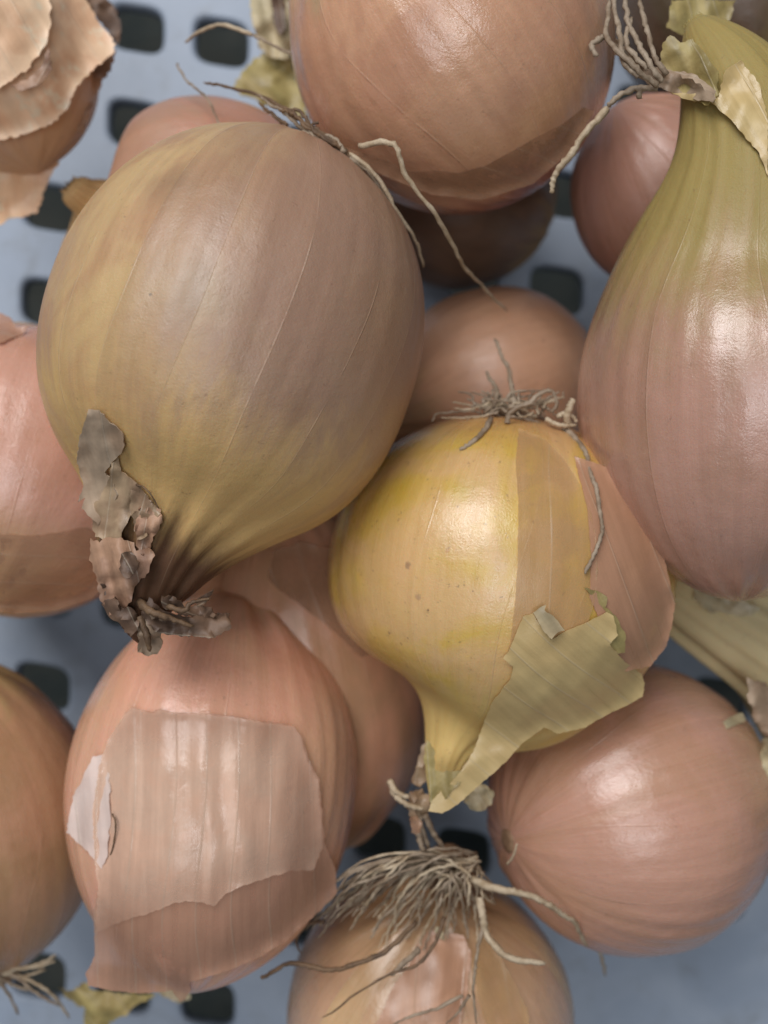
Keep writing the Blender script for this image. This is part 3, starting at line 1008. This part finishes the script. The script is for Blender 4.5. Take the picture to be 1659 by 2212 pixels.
for q, pp in enumerate([[(1218, 925, 20.5), (1242, 945, 20.5), (1264, 978, 20.6), (1272, 1010, 20.6), (1288, 1055, 20.7), (1294, 1110, 20.7), (1298, 1150, 20.7), (1286, 1195, 20.5), (1264, 1240, 20.3)],
                        [(1112, 872, 20.6), (1104, 835, 21.0), (1100, 800, 21.6), (1082, 770, 22.2), (1066, 732, 22.8)],
                        [(1068, 876, 20.7), (1072, 840, 21.2), (1060, 818, 21.6), (1052, 800, 22)],
                        [(1232, 920, 20.4), (1222, 905, 20.3), (1230, 880, 20.2), (1241, 862, 20.2)],
                        [(1180, 905, 20.4), (1210, 915, 20.3), (1245, 918, 20.3)], [(1205, 900, 20.4), (1222, 893, 20.3), (1236, 898, 20.3), (1246, 912, 20.3)],
                        [(1100, 880, 20.5), (1140, 872, 20.3), (1165, 850, 20.3), (1190, 845, 20.3), (1204, 872, 20.3), (1190, 893, 20.3)],
                        [(1060, 905, 20.3), (1040, 940, 20.1), (1010, 965, 20.1), (994, 972, 20.1)], [(1095, 915, 20.3), (1100, 895, 20.2), (1118, 880, 20.2), (1150, 868, 20.2)]]):
    if q == 0:
        pp = [(x, y, min(d+2.1, B.depth(x, y, 4.0)-0.10)) for x, y, d in pp]
    else:
        pp = [(x, y, min(d+2.1, B.depth(x, y, 4.0)-0.05)) for x, y, d in pp]
    root(rpB, pp, 0.06 if q != 3 else 0.075, 0.035 if q != 3 else 0.07, ROOTPALE if q in (3, 4, 5) else ROOTM, seed=q+300, wig=0.05)

# --- B: pinker skin layer with a pointed tip at its right
sheet('outer_skin', [(1240, 985), (1310, 1008), (1345, 1040), (1390, 1096), (1425, 1164), (1444, 1245), (1458, 1304), (1452, 1350), (1440, 1395), (1405, 1440), (1350, 1450), (1300, 1350), (1274, 1290), (1278, 1200), (1268, 1090)],
      over(B, 3.2, 0.2), PAP_APRI, B.root, lift=0.05, wr=0.01, wf=1, grain=70, rag=1.2, seed=31)

# --- C: dry leaf and fibres at the top of its neck
sheet('neck_leaf', [(1432, 92), (1448, 76), (1470, 92), (1496, 84), (1520, 110), (1548, 150), (1552, 205), (1530, 226), (1490, 216), (1450, 196), (1424, 150)],
      over(C_, 2.0, 0.2), PAP_YEL, C_.root, lift=0.12, wr=0.2, wf=1.2, grain=70, rag=3, seed=41)
sheet('neck_leaf', [(1330, 84), (1352, 104), (1392, 140), (1440, 150), (1500, 160), (1545, 196), (1540, 222), (1500, 214), (1440, 196), (1398, 180), (1360, 150), (1326, 112)],
      over(C_, 2.2, 0.2), PAP_GREY, C_.root, lift=0.28, wr=0.3, wf=2.2, grain=25, rag=3, seed=42, ripple=0.06, ripn=0.2)
sheet('neck_leaf', [(1450, 200), (1480, 214), (1540, 224), (1570, 250), (1640, 330), (1659, 380), (1659, 260), (1640, 180), (1600, 130), (1570, 150), (1552, 205)],
      over(C_, 1.6, 0.2), PAP_OLIVE, C_.root, lift=0.06, wr=0.14, wf=1.2, grain=60, rag=2, seed=43)
sheet('neck_leaf', [(1450, 0), (1590, 0), (1570, 60), (1560, 120), (1520, 90), (1480, 80), (1440, 60)],
      flat(22.9), PAP_YEL, C_.root, lift=0, wr=0.25, wf=1, grain=80, rag=3, seed=44)
for q, pp in enumerate([[(1420, 186, 21.4), (1372, 146, 21.2), (1330, 110, 21.3), (1312, 70, 21.6), (1318, 0, 22)],
                        [(1430, 176, 21.4), (1400, 140, 21.3), (1378, 90, 21.5), (1356, 40, 21.8), (1350, -20, 22)],
                        [(1440, 160, 21.4), (1412, 120, 21.4), (1396, 60, 21.6), (1385, 0, 21.9)],
                        [(1380, 165, 21.3), (1345, 132, 21.3), (1335, 60, 21.6), (1328, -10, 21.9)],
                        [(1400, 150, 21.4), (1370, 120, 21.4), (1350, 90, 21.6), (1362, 40, 21.8)],
                        [(1380, 196, 21.6), (1378, 215, 21.6)],
                        [(1312, 234, 21.8), (1270, 282, 21.7), (1238, 330, 21.8), (1204, 366, 22.0), (1194, 390, 22.1), (1190, 418, 22.2)],
                        [(1420, 190, 21.6), (1370, 190, 21.7), (1330, 215, 21.7), (1312, 234, 21.8)],
                        [(1302, 80, 22), (1276, 100, 22), (1290, 122, 22)]]):
    pp = [(x, y, d-0.9) for x, y, d in pp]
    root(C_.root, pp, 0.055 if q < 5 else 0.07, 0.05, ROOTPALE if q in (6,) else ROOTM, seed=q+400, wig=0.06, name='neck_fibre')

# --- E: second skin layer round the lower side
sheet('outer_skin', [(700, 300), (760, 322), (830, 345), (885, 372), (940, 368), (990, 374), (1050, 358), (1100, 330), (1160, 296), (1215, 268), (1262, 232), (1284, 240), (1230, 330), (1150, 398), (1040, 432),
                     (930, 420), (830, 380), (740, 335)],
      over(E, 3.0, 0.1), PAP_AMBER, E.root, lift=0.006, wr=0.008, wf=1, grain=20, rag=0.5, seed=51, thick=0.006)

# --- F: nothing but its knobbly neck shows; G: lower skin
sheet('outer_skin', [(-40, 1150), (0, 1154), (75, 1157), (130, 1150), (186, 1138), (236, 1170), (250, 1240), (200, 1292), (120, 1318), (40, 1325), (-40, 1318)],
      over(G, 3.0, 0.1), PAP_AMBER, G.root, lift=0.01, wr=0.01, wf=1, grain=8, rag=1.2, seed=61)
sheet('skin_scrap', [(-30, 672), (0, 676), (20, 684), (36, 706), (60, 704), (50, 722), (0, 740), (-30, 730)],
      over(G, 3.0, 0.0), PAP_ROSE, G.root, lift=0.1, wr=0.15, wf=2, grain=20, rag=2, seed=62)

# --- H: torn skins; the pale one also stands for window glare
oH = over(H_, 2.6, 0.35)
outH = [(270, 1541), (286, 1526), (305, 1534), (330, 1538), (345, 1531), (385, 1540), (430, 1541), (500, 1546), (550, 1556), (600, 1562), (636, 1568), (650, 1589), (665, 1634), (690, 1684),
        (697, 1764), (700, 1819), (725, 1879), (728, 1929), (690, 1969), (620, 2031), (560, 2068), (500, 2094), (410, 2121), (412, 2140), (400, 2160), (388, 2164), (372, 2140), (300, 2146),
        (250, 2141), (190, 2129), (184, 2105), (205, 2064), (202, 1974), (215, 1909), (207, 1859), (200, 1760), (215, 1660), (235, 1599)]
sheet('outer_skin', outH, oH, PAP_ROSE, H_.root, lift=0.045, wr=0.025, wf=0.7, grain=90, rag=1.5, seed=71, step=14)
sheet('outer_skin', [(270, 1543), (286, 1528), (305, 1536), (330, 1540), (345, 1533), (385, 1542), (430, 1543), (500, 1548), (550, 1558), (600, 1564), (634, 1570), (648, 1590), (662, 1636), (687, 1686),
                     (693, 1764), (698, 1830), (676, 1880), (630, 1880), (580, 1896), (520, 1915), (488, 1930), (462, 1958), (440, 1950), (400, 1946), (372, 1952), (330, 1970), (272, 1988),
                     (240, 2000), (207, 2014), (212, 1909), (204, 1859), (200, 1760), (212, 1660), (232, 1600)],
      oH, PAP_PALE_GLARE, H_.root, lift=0.10, wr=0.03, wf=0.7, grain=91, rag=2, seed=72, step=10, ripple=0.022, ripn=0.075, thick=0.006,  # pale layer paints the window glare into the skin colour
      thin=lambda X, Y: 0.12+0.88*min(1, max(0, (705-X)/190))**0.8*min(1, max(0.0, (2010-0.14*(X-200)-Y)/150))**0.8*min(1, max(0.35, (Y-1530)/120)))  # fades the painted glare out to the right and below
sheet('skin_underside', [(200, 1634), (226, 1629), (236, 1680), (238, 1760), (232, 1850), (220, 1878), (207, 1861), (190, 1839), (160, 1812), (143, 1799), (150, 1759), (157, 1722), (170, 1699), (188, 1660)],
      oH, PAP_WHITE, H_.root, lift=0.13, wr=0.05, wf=1.5, grain=85, rag=2.5, seed=73)
root(H_.root, [(243, 1758, 21.6), (250, 1780, 21.5), (243, 1830, 21.6), (232, 1870, 21.8), (224, 1900, 22)], 0.018, 0.012, ROOTDARK, seed=3, wig=0.02, name='skin_fibre')
# --- J: skin edge
sheet('outer_skin', [(578, 1248), (600, 1272), (640, 1300), (680, 1330), (722, 1364), (780, 1420), (840, 1400), (800, 1280), (740, 1190), (650, 1170), (590, 1190)],
      over(J, 3.0, 0.1), PAP_AMBER, J.root, lift=0.03, wr=0.02, wf=1, grain=70, rag=1.2, seed=74)

# --- K: roots below it
rpK = root_plate(K_, 0.5)
for q, pp in enumerate([[(-20, 2090, 25.6), (40, 2095, 25.4), (90, 2080, 25.4), (120, 2062, 25.5)], [(-10, 2100, 25.6), (30, 2110, 25.4), (70, 2140, 25.4), (128, 2172, 25.6)],
                        [(0, 2095, 25.5), (45, 2090, 25.4), (80, 2090, 25.4), (118, 2074, 25.6)], [(-10, 2105, 25.5), (20, 2125, 25.5), (62, 2138, 25.6)],
                        [(10, 2098, 25.5), (60, 2118, 25.4), (110, 2150, 25.6), (150, 2200, 26)], [(-10, 2110, 25.5), (10, 2140, 25.6), (40, 2190, 26)],
                        [(0, 2100, 25.5), (50, 2105, 25.5), (100, 2096, 25.6)]]):
    root(rpK, pp, 0.05, 0.03, ROOTM if q % 2 else ROOTPALE, seed=q+500, wig=0.06)

# --- L: corky root scar at its left
root_plate(L_, 0.25)
root(L_.root, [(1096, 1866, 22.9), (1108, 1848, 22.7), (1116, 1822, 22.6)], 0.03, 0.02, ROOTPALE, seed=9, wig=0.03, name='skin_fibre')
sheet('skin_scrap', [(1562, 1560), (1580, 1548), (1604, 1540), (1612, 1556), (1590, 1566), (1570, 1574)], over(L_, 2.5, 0.1), PAP_STRAW, L_.root, lift=0.06, wr=0.08, wf=3, grain=20, rag=2, seed=75)

# --- M: great tuft of roots, and papery strips
rpM = root_plate(M_, 0.62, pos=W(972, 1874, 24.2), nrm=(0.05, 0.85, 0.6))
oM = over(M_, 2.2, 0.4)
ends = [(652, 2002), (668, 2006), (690, 1996), (706, 1975), (660, 1975), (720, 1960), (744, 1946), (738, 1990), (760, 2000), (790, 1985), (806, 2012), (826, 2052), (846, 2010), (872, 2030),
        (818, 1986), (780, 1955), (760, 1935), (830, 1945), (864, 1962), (900, 2010), (918, 2055), (890, 1985), (935, 2000), (952, 1990), (968, 2030), (985, 2010), (1003, 1995), (1016, 2030),
        (1040, 2000), (1046, 1965), (1060, 1950), (1025, 1960), (680, 1962), (700, 2005), (770, 1975), (846, 1985), (800, 1940), (745, 1965)]
rnd = random.Random(17)
for q, (ex, ey) in enumerate(ends*2):
    if q >= len(ends):
        ex += rnd.uniform(-16, 16)
        ey += rnd.uniform(-18, 18)
    bx, by = 975+rnd.uniform(-62, 75), 1862+rnd.uniform(-20, 26)
    dx, dy = ex-bx, ey-by
    arch = abs(dx)*0.16+rnd.uniform(-6, 10)
    pts = []
    for k in (0, 0.3, 0.6, 0.85, 1.0):
        X, Y = bx+dx*k, by+dy*k-arch*math.sin(math.pi*k)*1.2
        X += rnd.uniform(-6, 6)
        D = 23.7-0.5*math.sin(math.pi*min(k*1.2, 1))+rnd.uniform(-0.25, 0.25)
        if k > 0.5:
            D = min(D, oM(X, Y)-0.1-rnd.uniform(0, 0.3))
        pts.append((X, Y, D))
    root(rpM, pts, rnd.uniform(0.024, 0.046), rnd.uniform(0.010, 0.022), rnd.choice((ROOTM, ROOTPALE, ROOTM, ROOTPALE)), seed=q+600, wig=0.07)
for q, (pp, r) in enumerate([([(1020, 1900, 23.2), (1080, 1922, 22.7), (1110, 1928, 22.6), (1142, 1934, 22.6), (1188, 1958, 22.7), (1218, 1978, 22.9), (1244, 1998, 23.2), (1264, 2035, 24), (1296, 2062, 25), (1308, 2108, 26.5)], 0.085),
                             ([(1036, 1940, 23.0), (1042, 1980, 22.8), (1050, 2018, 22.8), (1078, 2050, 22.6), (1110, 2068, 22.5), (1180, 2086, 22.5)], 0.085),
                             ([(1046, 1990, 22.9), (1030, 2060, 22.6), (1022, 2120, 22.5), (1028, 2212, 22.7)], 0.05),
                             ([(900, 1990, 23.1), (840, 2050, 22.8), (760, 2090, 22.8), (700, 2094, 23), (640, 2080, 23.2), (610, 2086, 23.2), (580, 2104, 23.2), (562, 2112, 23.2)], 0.06),
                             ([(960, 1980, 23.0), (935, 2050, 22.7), (902, 2085, 22.6), (830, 2108, 22.6), (700, 2200, 22.8)], 0.05),
                             ([(905, 2050, 22.8), (880, 2080, 22.6), (846, 2110, 22.6)], 0.07),
                             ([(1000, 2150, 22.6), (940, 2180, 22.6), (880, 2195, 22.6), (840, 2220, 22.7)], 0.045),
                             ([(1014, 2150, 22.5), (985, 2190, 22.6), (960, 2215, 22.7)], 0.04),
                             ([(700, 1990, 23.6), (660, 2000, 23.8), (640, 2030, 24), (650, 2060, 24)], 0.05),
                             ([(905, 1800, 23.2), (915, 1830, 23.1), (930, 1850, 23.4)], 0.08)]):
    root(rpM, pp, r, r*0.75 if q in (1, 3, 5) else r*0.4, ROOTDARK if q in (3, 4, 8) else (ROOTPALE if q < 2 else ROOTM), seed=q+800, wig=0.05)
sheet('outer_skin', [(1040, 2010), (1056, 2000), (1078, 2060), (1110, 2120), (1140, 2180), (1146, 2240), (1060, 2240), (1030, 2150), (1022, 2080)],
      oM, PAP_ORANGE, M_.root, lift=0.04, wr=0.05, wf=1.4, grain=80, rag=1.5, seed=81)
sheet('outer_skin', [(900, 2040), (930, 2010), (1000, 2020), (1018, 2060), (1010, 2140), (990, 2240), (800, 2240), (850, 2130), (880, 2090)],
      oM, PAP_APRI, M_.root, lift=0.03, wr=0.03, wf=1.4, grain=95, rag=1.5, seed=82)
sheet('skin_scrap', [(943, 2000), (955, 2008), (962, 2032), (948, 2026), (938, 2012)], oM, PAP_STRAW, M_.root, lift=0.08, wr=0.05, wf=3, grain=60, rag=1, seed=83)

# --- O: shaggy beige skins
fO = over(O_, 1.7, 0.5)
sheet('outer_skin', [(-60, -40), (160, -40), (186, 0), (215, 50), (250, 95), (242, 118), (205, 146), (165, 186), (146, 236), (112, 268), (60, 288), (0, 302), (-60, 300)],
      fO, PAP_BEIGE, O_.root, lift=0.12, wr=0.2, wf=0.6, grain=60, rag=3, seed=91)
sheet('outer_skin', [(-60, 290), (0, 300), (60, 290), (130, 262), (135, 285), (124, 360), (100, 400), (78, 462), (30, 470), (0, 486), (-60, 480)],
      flat(25.6, 0.002, 0.004, 0, 300), PAP_BEIGE, O_.root, lift=0.0, wr=0.3, wf=0.8, grain=85, rag=4, seed=92)
sheet('outer_skin', [(140, 210), (175, 165), (215, 135), (250, 108), (240, 145), (200, 215), (182, 290), (160, 285), (130, 262)],
      flat(25.5), PAP_MAUVE, O_.root, lift=0.0, wr=0.4, wf=1.5, grain=120, rag=3, seed=93)
sheet('outer_skin', [(24, 184), (60, 172), (92, 140), (104, 98), (112, 150), (84, 184), (44, 198)],
      fO, PAP_MAUVE, O_.root, lift=0.42, wr=0.12, wf=2, grain=120, rag=2, seed=94)
sheet('outer_skin', [(-60, -40), (90, -40), (110, 10), (108, 60), (100, 96), (60, 150), (0, 190), (-60, 190)],
      fO, PAP_BEIGE, O_.root, lift=0.26, wr=0.14, wf=0.7, grain=60, rag=3, seed=95)
sheet('outer_skin', [(170, -30), (215, -30), (250, 20), (262, 60), (256, 96), (224, 58), (190, 10)],
      flat(26.2), PAP_BROWN, O_.root, lift=0.0, wr=0.3, wf=2, grain=50, rag=3, seed=96)

# --- P: scraps round the pale neck
sheet('neck_scale', [(1500, 1245), (1530, 1262), (1545, 1290), (1600, 1296), (1642, 1312), (1620, 1332), (1570, 1326), (1530, 1320), (1500, 1290)],
      over(P_, 2.4, 0.2), PAP_STRAW, P_.root, lift=0.14, wr=0.2, wf=2, grain=20, rag=3, seed=101)
sheet('neck_scale', [(1612, 1462), (1640, 1470), (1700, 1500), (1700, 1620), (1660, 1600), (1630, 1560), (1616, 1510)],
      flat(24.2), PAP_GREY, P_.root, lift=0, wr=0.4, wf=2, grain=60, rag=4, seed=102)
sheet('neck_scale', [(1645, 1600), (1700, 1590), (1700, 1700), (1656, 1690), (1644, 1640)],
      flat(24.0), PAP_STRAW, P_.root, lift=0, wr=0.4, wf=2, grain=60, rag=4, seed=103)


# --- loose dry skins lying on the crate
def loose(pos, label):
    return empty('onion_skin', pos, label, 'onion skin')


q1 = loose(W(570, 150, 29), 'crumpled yellow and straw coloured dry skin beside the top orange onion')
sheet('skin_piece', [(498, 192), (520, 160), (545, 130), (580, 108), (625, 118), (650, 200), (670, 262), (625, 250), (590, 232), (560, 222), (530, 206)],
      flat(27.6, 0.0, -0.002, 560, 150), PAP_YEL, q1, lift=0, wr=0.4, wf=1, grain=40, rag=4, seed=111)
sheet('skin_piece', [(536, -30), (640, -30), (640, 60), (622, 130), (590, 125), (560, 105), (545, 50)],
      flat(27.2), PAP_STRAW, q1, lift=0, wr=0.5, wf=1.4, grain=75, rag=2, seed=112)
sheet('skin_piece', [(582, -20), (612, -20), (618, 60), (604, 78), (592, 50)], flat(26.6), PAP_BROWN, q1, lift=0, wr=0.2, wf=2, grain=80, rag=2, seed=113)
q2 = loose(W(230, 2170, 28.5), 'crumpled yellow-green dry skin under the pale torn skin at lower left')
sheet('skin_piece', [(128, 2136), (160, 2140), (182, 2122), (205, 2140), (250, 2146), (300, 2150), (340, 2148), (300, 2168), (272, 2196), (236, 2206), (224, 2240), (180, 2240), (184, 2180), (150, 2160)],
      flat(26.6, 0, 0.004, 200, 2140), PAP_YEL, q2, lift=0, wr=0.4, wf=1.2, grain=50, rag=4, seed=114)
sheet('skin_piece', [(330, 2130), (360, 2126), (405, 2134), (412, 2158), (388, 2168), (350, 2150)], flat(26.8), PAP_STRAW, q2, lift=0, wr=0.3, wf=2, grain=50, rag=3, seed=115)


# ------------------------------------------------------------------ blemishes that belong to single onions
def spot(on, X, Y, r, col, amount, soft=0.5):
    d = on._ray(X, Y)
    p = W(X, Y, d)-on.c
    m = on.bulb.data.materials[0]
    nt = m.node_tree
    b = [n for n in nt.nodes if n.type == 'BSDF_PRINCIPLED'][0]
    old = b.inputs['Base Color'].links[0].from_socket
    tc = [n for n in nt.nodes if n.type == 'TEX_COORD'][0].outputs['Object']
    no = nt.nodes.new('ShaderNodeTexNoise')
    no.inputs['Scale'].default_value = 1.3/r
    nt.links.new(tc, no.inputs['Vector'])
    ds = nt.nodes.new('ShaderNodeVectorMath')
    ds.operation = 'DISTANCE'
    nt.links.new(tc, ds.inputs[0])
    ds.inputs[1].default_value = p
    ad = nt.nodes.new('ShaderNodeMath')
    ad.operation = 'MULTIPLY_ADD'
    nt.links.new(no.outputs['Fac'], ad.inputs[0])
    ad.inputs[1].default_value = r*1.2
    nt.links.new(ds.outputs['Value'], ad.inputs[2])
    mr = nt.nodes.new('ShaderNodeMapRange')
    nt.links.new(ad.outputs[0], mr.inputs[0])
    mr.inputs[1].default_value = r*(1.6-soft)
    mr.inputs[2].default_value = r*1.6
    mr.inputs[3].default_value = amount
    mr.inputs[4].default_value = 0
    mx = nt.nodes.new('ShaderNodeMix')
    mx.data_type = 'RGBA'
    nt.links.new(mr.outputs[0], mx.inputs[0])
    nt.links.new(old, mx.inputs[6])
    mx.inputs[7].default_value = col
    nt.links.new(mx.outputs[2], b.inputs['Base Color'])


spot(B, 881, 1221, 0.085, rgb(120, 92, 66), 0.85)
spot(B, 903, 1289, 0.08, rgb(150, 120, 96), 0.6)
spot(B, 966, 1190, 0.06, rgb(170, 110, 76), 0.5, 0.9)
spot(B, 925, 1318, 0.025, rgb(110, 80, 60), 0.8)
spot(B, 1400, 1250, 1.5, rgb(206, 150, 118), 0.75, 1.4)
spot(B, 1200, 1180, 1.3, rgb(206, 164, 112), 0.4, 1.4)
spot(B, 1000, 1060, 0.45, rgb(176, 164, 50), 0.45, 1.2)
spot(B, 860, 1060, 0.75, rgb(200, 168, 40), 0.6, 1.2)
spot(B, 770, 1250, 0.5, rgb(214, 180, 50), 0.55, 1.2)
spot(B, 880, 1230, 0.8, rgb(220, 176, 134), 0.5, 1.2)
spot(A, 365, 395, 0.75, rgb(112, 92, 70), 0.55, 1.3)
spot(A, 430, 640, 0.9, rgb(150, 142, 122), 0.4, 1.3)
spot(A, 325, 636, 0.035, rgb(90, 84, 76), 0.7)
spot(A, 640, 880, 0.5, rgb(136, 100, 84), 0.5, 1.3)
spot(A, 210, 700, 1.5, rgb(196, 168, 112), 0.6, 1.4)
spot(A, 820, 700, 1.3, rgb(158, 118, 84), 0.4, 1.3)
spot(E, 1310, 180, 0.9, rgb(170, 88, 62), 0.55, 1.4)
spot(H_, 640, 1420, 1.3, rgb(206, 136, 100), 0.5, 1.4)
spot(H_, 230, 1500, 0.9, rgb(214, 164, 110), 0.5, 1.4)
